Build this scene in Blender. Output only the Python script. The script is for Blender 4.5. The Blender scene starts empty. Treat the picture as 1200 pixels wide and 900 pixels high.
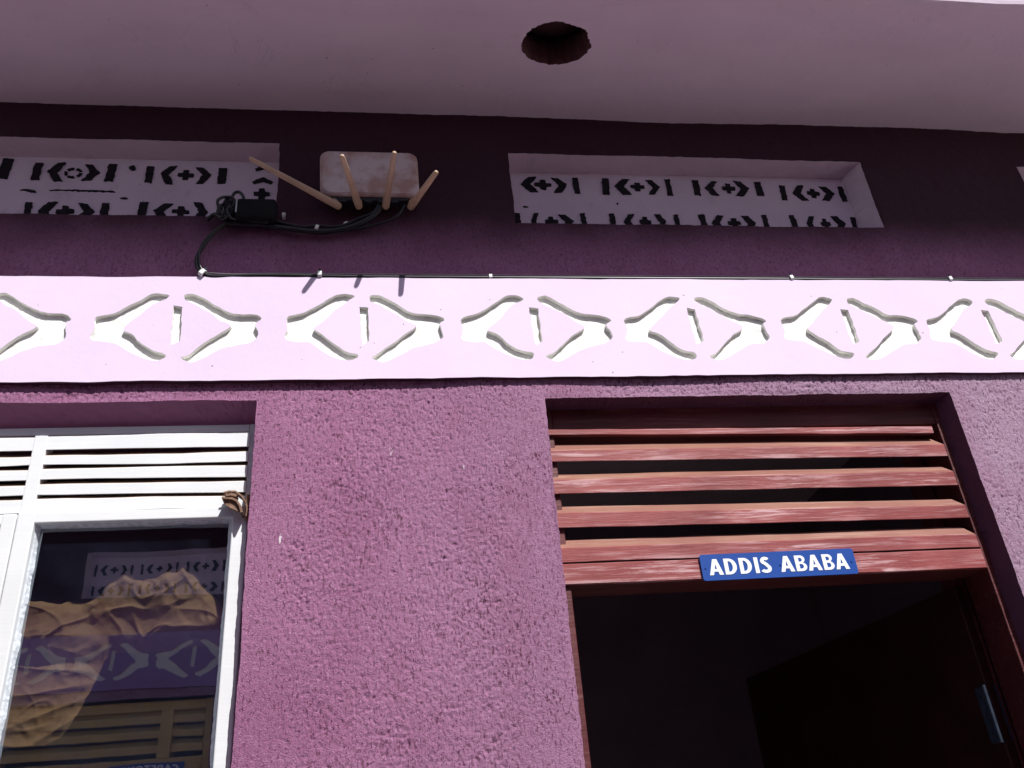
import bpy, math, random
import numpy as np
from mathutils import Vector, Matrix
from mathutils.geometry import delaunay_2d_cdt

random.seed(7)
SC = bpy.context.scene
COL = SC.collection

# ------------------------------------------------------------------ camera
cam_d = bpy.data.cameras.new("camera")
cam = bpy.data.objects.new("camera", cam_d)
COL.objects.link(cam)
PITCH, YAW, ROLL = 0.51406489, 0.15909419, -0.09024556
fwd = Vector((math.sin(YAW) * math.cos(PITCH), math.cos(YAW) * math.cos(PITCH), math.sin(PITCH)))
rgt = Vector((math.cos(YAW), -math.sin(YAW), 0))
upv = rgt.cross(fwd)
r2 = math.cos(ROLL) * rgt + math.sin(ROLL) * upv
u2 = -math.sin(ROLL) * rgt + math.cos(ROLL) * upv
cam.matrix_world = Matrix(((r2.x, u2.x, -fwd.x, 0), (r2.y, u2.y, -fwd.y, -1.9), (r2.z, u2.z, -fwd.z, 1.55), (0, 0, 0, 1)))
cam_d.sensor_width = 36
cam_d.lens = 36 * 1055.39 / 1200
cam_d.clip_start = 0.02
cam_d.clip_end = 800
SC.camera = cam

# ------------------------------------------------------------------ light
SUN = Vector((0.5, -1.0, 1.337)).normalized()          # towards the sun
w = bpy.data.worlds.new("World")
SC.world = w
w.use_nodes = True
nt = w.node_tree
bg = nt.nodes["Background"]
sky = nt.nodes.new("ShaderNodeTexSky")
sky.sky_type = 'NISHITA'
sky.sun_disc = False
sky.sun_elevation = math.asin(SUN.z)
sky.sun_rotation = math.atan2(SUN.x, SUN.y)
sky.air_density = 1.0
sky.dust_density = 1.5
nt.links.new(sky.outputs[0], bg.inputs[0])
bg.inputs[1].default_value = 0.065
sl = bpy.data.lights.new("sun", 'SUN')
sl.energy = 4.6
sl.angle = math.radians(0.5)
sl.color = (1.0, 0.975, 0.945)
so = bpy.data.objects.new("sun", sl)
COL.objects.link(so)
so.location = (3, -6, 9)
so.rotation_euler = (-SUN).to_track_quat('-Z', 'Y').to_euler()

SC.view_settings.view_transform = 'Standard'
SC.view_settings.look = 'None'
SC.view_settings.exposure = 0.42
SC.view_settings.gamma = 1.0
try:
    SC.cycles.max_bounces = 10
    SC.cycles.diffuse_bounces = 6
    SC.cycles.transparent_max_bounces = 12
except Exception:
    pass


# ------------------------------------------------------------------ noise
def _h(ix, iy, seed):
    n = (ix.astype(np.int64) * 374761393 + iy.astype(np.int64) * 668265263 + seed * 974634777) & 0x7fffffff
    n = ((n ^ (n >> 13)) * 1274126177) & 0x7fffffff
    n = (n ^ (n >> 16)) & 0xffffff
    return n / float(0xffffff)


def vn(x, y, seed=0):
    x = np.asarray(x, float); y = np.asarray(y, float)
    ix = np.floor(x); iy = np.floor(y)
    fx = x - ix; fy = y - iy
    fx = fx * fx * (3 - 2 * fx); fy = fy * fy * (3 - 2 * fy)
    a = _h(ix, iy, seed); b = _h(ix + 1, iy, seed); c = _h(ix, iy + 1, seed); d = _h(ix + 1, iy + 1, seed)
    return (a + (b - a) * fx) * (1 - fy) + (c + (d - c) * fx) * fy


def wob(s, seed, amp=0.0016):
    s = np.asarray(s, float)
    return amp * ((vn(s * 9, s * 0, seed) - .5) * 2.2 + (vn(s * 45, s * 0, seed + 1) - .5) * 1.1 + (vn(s * 160, s * 0, seed + 2) - .5) * .7)


# ------------------------------------------------------------------ helpers
def lin(c):
    return tuple(((v / 255) / 12.92 if v / 255 <= .04045 else ((v / 255 + .055) / 1.055) ** 2.4) for v in c)


class NT:
    def __init__(self, name):
        self.m = bpy.data.materials.new(name)
        self.m.use_nodes = True
        self.t = self.m.node_tree
        self.b = self.t.nodes["Principled BSDF"]

    def n(self, kind, **kw):
        nd = self.t.nodes.new(kind)
        for k, v in kw.items():
            if k in nd.inputs.keys() if isinstance(k, str) else False:
                nd.inputs[k].default_value = v
            else:
                setattr(nd, k, v)
        return nd

    def l(self, a, b):
        self.t.links.new(a, b)

    def coord(self, scale=(1, 1, 1), obj=True):
        tc = self.n("ShaderNodeTexCoord")
        mp = self.n("ShaderNodeMapping")
        mp.inputs["Scale"].default_value = scale
        self.l(tc.outputs["Object"], mp.inputs[0])
        return mp.outputs[0]

    def noise(self, vec, scale, detail=4, rough=.55, dist=0):
        nd = self.n("ShaderNodeTexNoise")
        nd.inputs["Scale"].default_value = scale
        nd.inputs["Detail"].default_value = detail
        nd.inputs["Roughness"].default_value = rough
        nd.inputs["Distortion"].default_value = dist
        if vec is not None:
            self.l(vec, nd.inputs["Vector"])
        return nd.outputs["Fac"]

    def ramp(self, fac, stops):
        nd = self.n("ShaderNodeValToRGB")
        el = nd.color_ramp.elements
        while len(el) < len(stops):
            el.new(.5)
        for e, (p, c) in zip(el, stops):
            e.position = p
            e.color = (c, c, c, 1) if isinstance(c, (int, float)) else (*c, 1)
        self.l(fac, nd.inputs[0])
        return nd.outputs[0]

    def mix(self, fac, a, b, mode='MIX'):
        nd = self.n("ShaderNodeMix", data_type='RGBA', blend_type=mode)
        for s, v in ((nd.inputs[0], fac), (nd.inputs[6], a), (nd.inputs[7], b)):
            if isinstance(v, (int, float)):
                s.default_value = v
            elif isinstance(v, tuple):
                s.default_value = (*v, 1)
            else:
                self.l(v, s)
        return nd.outputs[2]

    def math(self, op, a, b=None, clamp=False):
        nd = self.n("ShaderNodeMath", operation=op)
        nd.use_clamp = clamp
        for s, v in ((nd.inputs[0], a), (nd.inputs[1], b)):
            if v is None:
                continue
            if isinstance(v, (int, float)):
                s.default_value = v
            else:
                self.l(v, s)
        return nd.outputs[0]

    def bump(self, h, dist, strength=1.0, normal=None):
        nd = self.n("ShaderNodeBump")
        nd.inputs["Strength"].default_value = strength
        nd.inputs["Distance"].default_value = dist
        self.l(h, nd.inputs["Height"])
        if normal is not None:
            self.l(normal, nd.inputs["Normal"])
        return nd.outputs[0]

    def done(self, col=None, rough=.8, normal=None, spec=.3, metal=0.0):
        if col is not None:
            if isinstance(col, tuple):
                self.b.inputs["Base Color"].default_value = (*col, 1)
            else:
                self.l(col, self.b.inputs["Base Color"])
        if isinstance(rough, (int, float)):
            self.b.inputs["Roughness"].default_value = rough
        else:
            self.l(rough, self.b.inputs["Roughness"])
        if normal is not None:
            self.l(normal, self.b.inputs["Normal"])
        self.b.inputs["Specular IOR Level"].default_value = spec
        self.b.inputs["Metallic"].default_value = metal
        return self.m


def simple(name, col, rough=.6, spec=.4, metal=0.0, var=.15, scale=30, bump=.0):
    k = NT(name)
    v = k.coord()
    f = k.noise(v, scale, 4)
    lo = tuple(max(0, c * (1 - var)) for c in col)
    hi = tuple(min(1, c * (1 + var)) for c in col)
    c = k.mix(k.ramp(f, [(.3, 0.), (.7, 1.)]), lo, hi)
    nrm = k.bump(f, bump) if bump else None
    return k.done(c, rough, nrm, spec, metal)


def plaster_purple(name, upper=False):
    k = NT(name)
    v = k.coord()
    sep = k.n("ShaderNodeSeparateXYZ")
    k.l(v, sep.inputs[0])
    big = k.noise(v, 2.2, 3)
    mid = k.noise(v, 22, 5, .6)
    fine = k.noise(v, 340, 4, .7)
    base = k.mix(k.ramp(big, [(.35, 0.), (.65, 1.)]), (.310, .126, .245), (.375, .165, .295))
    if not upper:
        # paler, greyer towards the facade's right end: glare haze painted into the colour
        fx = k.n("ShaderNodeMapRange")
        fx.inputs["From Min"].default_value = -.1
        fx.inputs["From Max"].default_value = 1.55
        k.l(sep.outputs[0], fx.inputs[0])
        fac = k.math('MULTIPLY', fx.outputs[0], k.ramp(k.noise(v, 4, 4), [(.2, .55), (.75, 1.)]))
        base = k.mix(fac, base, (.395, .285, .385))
    wearf = k.ramp(k.noise(k.coord((1, 1, .6)), 170, 4, .65), [(.34, 1.), (.50, 0.)])
    base = k.mix(k.math('MULTIPLY', wearf, .45), base, (.19, .055, .12))
    gr = k.ramp(k.noise(k.coord((1, 1, .42)), 200, 2, .6), [(.37, 1.), (.43, 0.)])
    pg = k.ramp(k.noise(v, 6, 3), [(.35, .45), (.65, 1.)])
    base = k.mix(k.math('MULTIPLY', k.math('MULTIPLY', gr, pg), .9 if not upper else .5), base, (.085, .018, .045))
    lt = k.ramp(k.noise(k.coord((1, 1, .7)), 150, 2, .6), [(.60, 0.), (.68, 1.)])
    base = k.mix(k.math('MULTIPLY', lt, .35 if not upper else .2), base, (.55, .34, .50))
    st = k.ramp(k.noise(k.coord((1, 1, .5)), 5, 4, .6), [(.50, 0.), (.68, 1.)])
    base = k.mix(k.math('MULTIPLY', st, .30), base, (.22, .06, .12))
    dust = k.ramp(fine, [(.56, 0.), (.70, 1.)])
    base = k.mix(k.math('MULTIPLY', dust, .35), base, (.56, .36, .50))
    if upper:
        # near-black maroon above the cable line, deepening eave shade painted into the coat
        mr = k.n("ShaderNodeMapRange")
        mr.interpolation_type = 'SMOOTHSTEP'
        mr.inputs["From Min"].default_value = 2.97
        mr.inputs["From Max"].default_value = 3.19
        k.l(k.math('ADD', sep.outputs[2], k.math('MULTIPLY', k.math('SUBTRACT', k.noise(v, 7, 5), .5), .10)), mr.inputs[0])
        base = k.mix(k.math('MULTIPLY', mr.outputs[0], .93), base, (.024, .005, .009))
    # sparse dark pits and pale paint chips
    vo = k.n("ShaderNodeTexVoronoi")
    vo.inputs["Scale"].default_value = 34
    k.l(v, vo.inputs[0])
    pit = k.ramp(vo.outputs["Distance"], [(.03, 1.), (.10, 0.)])
    pit = k.math('MULTIPLY', pit, k.ramp(k.noise(v, 12, 2), [(.58, 0.), (.64, 1.)]))
    base = k.mix(k.math('MULTIPLY', pit, .75), base, (.07, .02, .04))
    if not upper:
        vo2 = k.n("ShaderNodeTexVoronoi")
        vo2.inputs["Scale"].default_value = 9
        vec2 = k.coord((1, 1, .55))
        nd = k.n("ShaderNodeVectorMath", operation='ADD')
        nn = k.n("ShaderNodeTexNoise")
        nn.inputs["Scale"].default_value = 60
        k.l(vec2, nn.inputs["Vector"])
        sc = k.n("ShaderNodeVectorMath", operation='SCALE')
        k.l(nn.outputs["Color"], sc.inputs[0])
        sc.inputs["Scale"].default_value = .035
        k.l(vec2, nd.inputs[0]); k.l(sc.outputs[0], nd.inputs[1])
        k.l(nd.outputs[0], vo2.inputs[0])
        chip = k.ramp(vo2.outputs["Distance"], [(.045, 1.), (.065, 0.)])
        chip = k.math('MULTIPLY', chip, k.ramp(k.noise(v, 3.3, 1), [(.50, 0.), (.52, 1.)]))
        base = k.mix(chip, base, (.72, .62, .70))
        # one long paint chip on the pier
        dx = k.math('MULTIPLY', k.math('ADD', sep.outputs[0], .232), 210)
        dz = k.math('MULTIPLY', k.math('SUBTRACT', sep.outputs[2], 2.257), 58)
        rr = k.math('ADD', k.math('MULTIPLY', dx, dx), k.math('MULTIPLY', dz, dz))
        rr = k.math('ADD', rr, k.math('MULTIPLY', k.noise(v, 300, 2), 1.2))
        base = k.mix(k.ramp(rr, [(.9, 1.), (1.0, 0.)]), base, (.75, .66, .72))
    h = k.math('ADD', k.math('MULTIPLY', k.noise(v, 280, 4, .7), .8), k.math('MULTIPLY', fine, .4))
    vs = k.coord((1, 1, .12))
    h2 = k.math('ADD', h, k.math('MULTIPLY', k.noise(vs, 210, 3), .30))
    return k.done(base, .78, k.bump(h2, .0042 if not upper else .0022, 1.0), .25)


def paint_plaster(name, c0, c1, bump=.0008, speck=True, scale=5.0, stain=None, cracks=False):
    k = NT(name)
    v = k.coord()
    f = k.noise(v, scale, 5, .6)
    base = k.mix(k.ramp(f, [(.3, 0.), (.7, 1.)]), c0, c1)
    if stain:
        st = k.ramp(k.noise(v, 13, 6, .7), [(.58, 0.), (.72, 1.)])
        base = k.mix(k.math('MULTIPLY', st, .45), base, stain)
    if speck:
        vo = k.n("ShaderNodeTexVoronoi")
        vo.inputs["Scale"].default_value = 30
        k.l(v, vo.inputs[0])
        s = k.ramp(vo.outputs["Distance"], [(.045, 1.), (.075, 0.)])
        s = k.math('MULTIPLY', s, k.ramp(k.noise(v, 17, 2), [(.56, 0.), (.60, 1.)]))
        base = k.mix(k.math('MULTIPLY', s, .85), base, (.10, .05, .08))
    if cracks:
        cr = k.math('ABSOLUTE', k.math('SUBTRACT', k.noise(v, 3.1, 7, .62, .6), .5))
        cr = k.math('MULTIPLY', k.ramp(cr, [(.0015, 1.), (.006, 0.)]), k.ramp(k.noise(v, 2.3, 2), [(.50, 0.), (.60, 1.)]))
        base = k.mix(k.math('MULTIPLY', cr, .20), base, (.30, .20, .26))
        sm = k.ramp(k.noise(k.coord((.35, 1.6, 1)), 6, 5, .65), [(.40, 0.), (.72, 1.)])
        base = k.mix(k.math('MULTIPLY', sm, .22), base, (.50, .40, .46))
    h = k.math('ADD', k.noise(v, 35, 5, .6), k.math('MULTIPLY', k.noise(v, 190, 4, .6), .4))
    if cracks:
        h = k.math('ADD', h, k.math('MULTIPLY', k.noise(k.coord((.3, 1, 1)), 16, 4), 1.5))
    return k.done(base, .7, k.bump(h, bump), .3)


def painted_wood(name, base, light, dark, amount=.45, sc=1.0, bump=.0012, rough=.55):
    k = NT(name)
    v = k.coord((2.2 * sc, 40 * sc, 40 * sc))
    f1 = k.noise(v, 2.2, 6, .7, .4)
    f2 = k.noise(k.coord((7, 150, 150)), 1.8, 4, .7)
    patch = k.noise(k.coord((2.2, 11, 11)), 1.3, 3)
    wear = k.math('MULTIPLY', k.ramp(f1, [(.50, 0.), (.63, 1.)]), k.ramp(patch, [(.36, .08), (.62, 1.)]))
    c = k.mix(k.ramp(k.noise(k.coord(), 6, 4), [(.3, 0.), (.7, 1.)]), base, dark)
    c = k.mix(k.math('MULTIPLY', wear, amount), c, light)
    c = k.mix(k.math('MULTIPLY', k.ramp(f2, [(.60, 0.), (.72, 1.)]), .16), c, light)
    c = k.mix(k.math('MULTIPLY', k.ramp(f2, [(.28, 1.), (.38, 0.)]), .35), c, dark)
    h = k.math('ADD', f1, k.math('MULTIPLY', f2, .5))
    return k.done(c, rough, k.bump(h, bump, .8), .4)


M = {}
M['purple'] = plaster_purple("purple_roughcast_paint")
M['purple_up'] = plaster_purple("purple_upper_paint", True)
M['maroon'] = paint_plaster("maroon_edge_paint", (.060, .018, .035), (.09, .03, .055), .0015, False)
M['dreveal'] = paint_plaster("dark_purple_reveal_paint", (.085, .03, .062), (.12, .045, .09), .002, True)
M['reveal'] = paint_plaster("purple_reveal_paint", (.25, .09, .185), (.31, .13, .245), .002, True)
M['lilac'] = paint_plaster("pale_lilac_paint", (.70, .57, .745), (.745, .62, .785), .0006, True, 3)
M['violet'] = paint_plaster("violet_frieze_paint", (.34, .22, .46), (.38, .25, .50), .0006, True, 3)
M['groove'] = paint_plaster("white_groove_paint", (.80, .80, .76), (.86, .86, .82), .0020, False, 30, (.55, .52, .46))
M['niche'] = paint_plaster("pale_niche_paint", (.56, .46, .53), (.64, .53, .61), .0012, True, 5, (.38, .29, .36))
M['soffit'] = paint_plaster("pale_soffit_paint", (.68, .55, .655), (.74, .61, .71), .0011, True, 3, (.62, .48, .56), True)
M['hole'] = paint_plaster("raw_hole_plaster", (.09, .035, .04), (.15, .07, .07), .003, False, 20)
M['stencil'] = simple("black_stencil_paint", (.012, .009, .013), .8, .2, var=.4, scale=60)
M['redwood'] = painted_wood("red_painted_wood", (.30, .062, .062), (.62, .40, .42), (.175, .020, .022), .9)
M['redtop'] = painted_wood("weathered_orange_wood", (.27, .125, .088), (.40, .25, .19), (.21, .07, .055), .7)
M['reddark'] = painted_wood("red_frame_wood", (.12, .020, .023), (.32, .15, .15), (.07, .009, .012), .3)
M['white'] = painted_wood("white_gloss_wood", (.76, .78, .795), (.81, .82, .83), (.70, .72, .73), .4, 1, .0005, .4)
M['rawtop'] = simple("bare_brown_wood", (.34, .25, .20), .8, .2, var=.25, scale=20)
M['putty'] = simple("old_white_putty", (.62, .66, .70), .7, .3, var=.2, scale=80, bump=.003)
M['tan'] = painted_wood("tan_painted_wood", (.68, .50, .17), (.74, .60, .28), (.55, .40, .13), .4)
M['sign'] = simple("blue_sign_enamel", (.008, .062, .31), .35, .5, var=.08, scale=6)
M['signwhite'] = simple("white_sign_lettering", (.84, .86, .88), .45, .4, var=.03)
M['steel'] = simple("dull_steel", (.028, .038, .06), .8, .2, .0, .3, 60)
M['rust'] = simple("rusty_hinge_steel", (.22, .13, .09), .75, .3, .15, .45, 90, .002)
M['black'] = simple("black_cable_sheath", (.010, .010, .013), .38, .5, var=.3)
M['blackp'] = simple("black_adapter_plastic", (.006, .006, .007), .75, .2, var=.3)
M['greywire'] = simple("grey_wire", (.42, .40, .42), .5, .4)
M['clip'] = simple("white_clip_plastic", (.72, .73, .72), .5, .4, var=.12)
M['antenna'] = simple("yellowed_antenna_plastic", (.46, .31, .21), .42, .5, var=.15, scale=14)
M['port'] = simple("dark_port_plastic", (.02, .02, .024), .5, .4)
M['ground'] = simple("courtyard_concrete", (.50, .455, .41), .9, .2, var=.15, scale=3, bump=.004)
M['room'] = simple("room_wall_paint", (.24, .18, .25), .9, .2, var=.1, scale=3)
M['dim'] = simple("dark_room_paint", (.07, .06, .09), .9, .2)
M['leaf'] = simple("dark_door_varnish", (.030, .006, .007), .5, .3, var=.3, scale=9)
M['roofd'] = simple("grey_roof_screed", (.4, .37, .34), .9, .2, var=.1)


def router_mat():
    k = NT("dusty_router_plastic")
    v = k.coord()
    f = k.ramp(k.noise(v, 14, 5, .6), [(.42, 0.), (.62, 1.)])
    c = k.mix(k.math('MULTIPLY', f, .75), (.58, .47, .47), (.36, .18, .13))
    s = k.ramp(k.noise(v, 120, 3), [(.62, 0.), (.7, 1.)])
    c = k.mix(k.math('MULTIPLY', s, .3), c, (.2, .12, .1))
    return k.done(c, .6, None, .35)


M['router'] = router_mat()


def cloth_mat():
    k = NT("ochre_cloth")
    v = k.coord()
    c = k.mix(k.ramp(k.noise(v, 7, 3), [(.35, 0.), (.65, 1.)]), (.28, .145, .062), (.38, .215, .10))
    # printed brown band on the bunched part
    pr = k.ramp(k.noise(v, 38, 3), [(.60, 0.), (.64, 1.)])
    c = k.mix(k.math('MULTIPLY', pr, .4), c, (.13, .05, .03))
    h = k.noise(v, 90, 4)
    return k.done(c, .75, k.bump(h, .0015), .25)


M['cloth'] = cloth_mat()


def glass_mat():
    k = NT("dusty_window_glass")
    k.t.nodes.remove(k.b)
    out = [n for n in k.t.nodes if n.type == 'OUTPUT_MATERIAL'][0]
    fr = k.n("ShaderNodeFresnel")
    fr.inputs["IOR"].default_value = 1.95
    tr = k.n("ShaderNodeBsdfTransparent")
    tr.inputs[0].default_value = (.84, .87, .90, 1)
    gl = k.n("ShaderNodeBsdfGlossy")
    gl.inputs["Roughness"].default_value = 0.012
    gl.inputs["Color"].default_value = (.80, .90, 1, 1)
    v = k.coord()
    nrm = k.bump(k.noise(v, 5, 2), .0006, .3)
    k.l(nrm, gl.inputs["Normal"])
    mx = k.n("ShaderNodeMixShader")
    geo = k.n("ShaderNodeNewGeometry")
    outer_only = k.math('SUBTRACT', 1.0, geo.outputs["Backfacing"])
    k.l(k.math('MULTIPLY', k.math('MULTIPLY', fr.outputs[0], 3.0, True), outer_only, True), mx.inputs[0]); k.l(tr.outputs[0], mx.inputs[1]); k.l(gl.outputs[0], mx.inputs[2])
    df = k.n("ShaderNodeBsdfDiffuse")
    df.inputs[0].default_value = (.25, .35, .65, 1)
    m2 = k.n("ShaderNodeMixShader")
    dust = k.math('ADD', k.math('MULTIPLY', k.ramp(k.noise(v, 9, 5), [(.35, 0.), (.8, 1.)]), .014), .002)
    k.l(dust, m2.inputs[0]); k.l(mx.outputs[0], m2.inputs[1]); k.l(df.outputs[0], m2.inputs[2])
    k.l(m2.outputs[0], out.inputs[0])
    return k.m


M['glass'] = glass_mat()


# ---- mesh helpers
def link(name, verts, faces, mats, parent=None, smooth=False, midx=None):
    me = bpy.data.meshes.new(name)
    me.from_pydata([tuple(v) for v in verts], [], [tuple(f) for f in faces])
    if not isinstance(mats, (list, tuple)):
        mats = [mats]
    for m in mats:
        me.materials.append(m)
    if midx is not None:
        me.polygons.foreach_set("material_index", midx)
    if smooth:
        me.polygons.foreach_set("use_smooth", [True] * len(me.polygons))
    me.update()
    o = bpy.data.objects.new(name, me)
    COL.objects.link(o)
    if parent is not None:
        o.parent = parent
    return o


def tag(o, label=None, cat=None, group=None, kind=None):
    if label: o['label'] = label
    if cat: o['category'] = cat
    if group: o['group'] = group
    if kind: o['kind'] = kind
    return o


def empty(name, loc=(0, 0, 0), rz=0, parent=None):
    o = bpy.data.objects.new(name, None)
    COL.objects.link(o)
    o.location = loc
    o.rotation_euler = (0, 0, rz)
    if parent is not None:
        o.parent = parent
    return o


class MB:
    def __init__(self):
        self.v = []; self.f = []; self.mi = []

    def add(self, v, f, mi=0):
        b = len(self.v)
        self.v += [tuple(p) for p in v]
        self.f += [tuple(i + b for i in q) for q in f]
        self.mi += [mi] * len(f)

    def box(self, x0, x1, y0, y1, z0, z1, mi=0, bev=0.0):
        if bev <= 0:
            v = [(x, y, z) for z in (z0, z1) for y in (y0, y1) for x in (x0, x1)]
            f = [(0, 2, 3, 1), (4, 5, 7, 6), (0, 1, 5, 4), (2, 6, 7, 3), (0, 4, 6, 2), (1, 3, 7, 5)]
            self.add(v, f, mi)
            return
        # chamfered box: three offset quads per corner
        import bmesh
        bm = bmesh.new()
        vs = [bm.verts.new((x, y, z)) for z in (z0, z1) for y in (y0, y1) for x in (x0, x1)]
        for q in [(0, 2, 3, 1), (4, 5, 7, 6), (0, 1, 5, 4), (2, 6, 7, 3), (0, 4, 6, 2), (1, 3, 7, 5)]:
            bm.faces.new([vs[i] for i in q])
        bmesh.ops.bevel(bm, geom=bm.edges[:], offset=bev, segments=2, affect='EDGES', profile=.5)
        bm.verts.index_update()
        self.add([v.co[:] for v in bm.verts], [[v.index for v in f.verts] for f in bm.faces], mi)
        bm.free()

    def tube(self, pts, rad, n=10, mi=0, cap=True):
        pts = [Vector(p) for p in pts]
        rads = rad if isinstance(rad, (list, tuple)) else [rad] * len(pts)
        V = []; F = []
        prev = None
        for i, p in enumerate(pts):
            t = (pts[min(i + 1, len(pts) - 1)] - pts[max(i - 1, 0)])
            t.normalize()
            if prev is None:
                a = Vector((0, 0, 1)) if abs(t.z) < .9 else Vector((1, 0, 0))
                u = t.cross(a).normalized()
            else:
                u = (prev - t * prev.dot(t))
                u.normalize()
            prev = u
            q = t.cross(u)
            for k in range(n):
                a = 2 * math.pi * k / n
                V.append(p + (u * math.cos(a) + q * math.sin(a)) * rads[i])
        for i in range(len(pts) - 1):
            for k in range(n):
                a = i * n + k; b = i * n + (k + 1) % n
                F.append((a, b, b + n, a + n))
        if cap:
            F.append(tuple(range(n))[::-1])
            F.append(tuple(range((len(pts) - 1) * n, len(pts) * n)))
        self.add(V, F, mi)

    def prism(self, poly, axis0, axis1, ext, mi=0):
        """poly: 2-D points; placed as axis0/axis1, extruded by ext vector from origin base"""
        a0, a1, e, o = Vector(axis0), Vector(axis1), Vector(ext[1]), Vector(ext[0])
        n = len(poly)
        V = [o + a0 * p[0] + a1 * p[1] for p in poly] + [o + e + a0 * p[0] + a1 * p[1] for p in poly]
        F = [tuple(range(n))[::-1], tuple(range(n, 2 * n))] + [(i, (i + 1) % n, n + (i + 1) % n, n + i) for i in range(n)]
        self.add(V, F, mi)

    def build(self, name, mats, parent=None, smooth=False):
        return link(name, self.v, self.f, mats, parent, smooth, self.mi)


def spline(P, n=10):
    P = [Vector(p) for p in P]
    out = []
    for i in range(len(P) - 1):
        p0 = P[max(i - 1, 0)]; p1 = P[i]; p2 = P[i + 1]; p3 = P[min(i + 2, len(P) - 1)]
        for k in range(n):
            t = k / n
            out.append(.5 * ((2 * p1) + (-p0 + p2) * t + (2 * p0 - 5 * p1 + 4 * p2 - p3) * t * t + (-p0 + 3 * p1 - 3 * p2 + p3) * t ** 3))
    out.append(P[-1])
    return out


# ---- walls with holes, built on a fine grid and roughened
def axis(brk, res_of):
    out = []
    for a, b in zip(brk[:-1], brk[1:]):
        n = max(1, int(math.ceil((b - a) / res_of((a + b) / 2))))
        out += list(np.linspace(a, b, n + 1)[:-1])
    out.append(brk[-1])
    return np.array(out)


def grid_wall(name, xb, zb, rx, rz, holes, disp, mat, parent, y0=0.0, seed=0, wamp=.0016):
    xs = axis(sorted(set(xb)), rx); zs = axis(sorted(set(zb)), rz)
    X, Z = np.meshgrid(xs, zs)
    X0 = X.copy(); Z0 = Z.copy()
    taper = np.ones_like(X)
    Y = np.full_like(X, y0)
    for i, (a, b, c, d) in enumerate(holes):
        dx = np.maximum(np.maximum(a - X0, X0 - b), 0); dz = np.maximum(np.maximum(c - Z0, Z0 - d), 0)
        dist = np.hypot(dx, dz)
        taper = np.minimum(taper, np.clip(dist / .010, 0, 1))
        for s, e in ((0, a), (1, b)):
            m = (np.abs(X0 - e) < .02) & (Z0 > c - .02) & (Z0 < d + .02)
            X += np.where(m, wob(Z0, seed + i * 10 + s, wamp) * (1 - np.abs(X0 - e) / .02), 0)
        for s, e in ((2, c), (3, d)):
            m = (np.abs(Z0 - e) < .02) & (X0 > a - .02) & (X0 < b + .02)
            Z += np.where(m, wob(X0, seed + i * 10 + s, wamp) * (1 - np.abs(Z0 - e) / .02), 0)
    Y = Y - disp(X0, Z0) * taper
    nx = len(xs); nz = len(zs)
    idx = np.arange(nx * nz).reshape(nz, nx)
    cx = (xs[:-1] + xs[1:]) / 2; cz = (zs[:-1] + zs[1:]) / 2
    CX, CZ = np.meshgrid(cx, cz)
    keep = np.ones_like(CX, bool)
    for a, b, c, d in holes:
        keep &= ~((CX > a) & (CX < b) & (CZ > c) & (CZ < d))
    F = np.stack([idx[:-1, :-1][keep], idx[:-1, 1:][keep], idx[1:, 1:][keep], idx[1:, :-1][keep]], 1)
    V = np.stack([X.ravel(), Y.ravel(), Z.ravel()], 1)
    used = np.unique(F)
    remap = np.full(nx * nz, -1); remap[used] = np.arange(len(used))
    V = V[used]; F = remap[F]
    me = bpy.data.meshes.new(name)
    me.vertices.add(len(V)); me.vertices.foreach_set("co", V.ravel())
    me.loops.add(len(F) * 4); me.loops.foreach_set("vertex_index", F.ravel())
    me.polygons.add(len(F)); me.polygons.foreach_set("loop_start", np.arange(len(F)) * 4)
    me.polygons.foreach_set("loop_total", np.full(len(F), 4))
    me.polygons.foreach_set("use_smooth", np.ones(len(F), bool))
    me.materials.append(mat)
    me.update(calc_edges=True)
    me.validate()
    o = bpy.data.objects.new(name, me)
    COL.objects.link(o)
    o.parent = parent
    return o


def strip(name, front, back, mat, parent, n=4, rough=.0012, seed=0, normal=(0, 0, 1)):
    """surface between two polylines (same point count), lightly roughened"""
    V = []; F = []
    m = len(front)
    nv = Vector(normal)
    for j in range(n + 1):
        t = j / n
        for i in range(m):
            p = Vector(front[i]).lerp(Vector(back[i]), t)
            if 0 < j:
                p += nv * (float(vn(i * .7, j * 1.3, seed)) - .5) * 2 * rough
            V.append(p)
    for j in range(n):
        for i in range(m - 1):
            a = j * m + i
            F.append((a, a + 1, a + m + 1, a + m))
    return V, F


def thick(c, t):
    L = []; R = []
    for i, p in enumerate(c):
        a = Vector(c[max(i - 1, 0)]); b = Vector(c[min(i + 1, len(c) - 1)])
        d = (b - a).normalized(); nn = Vector((-d.y, d.x)) * t / 2
        L.append((p[0] + nn.x, p[1] + nn.y)); R.append((p[0] - nn.x, p[1] - nn.y))
    return L + R[::-1]


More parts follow.
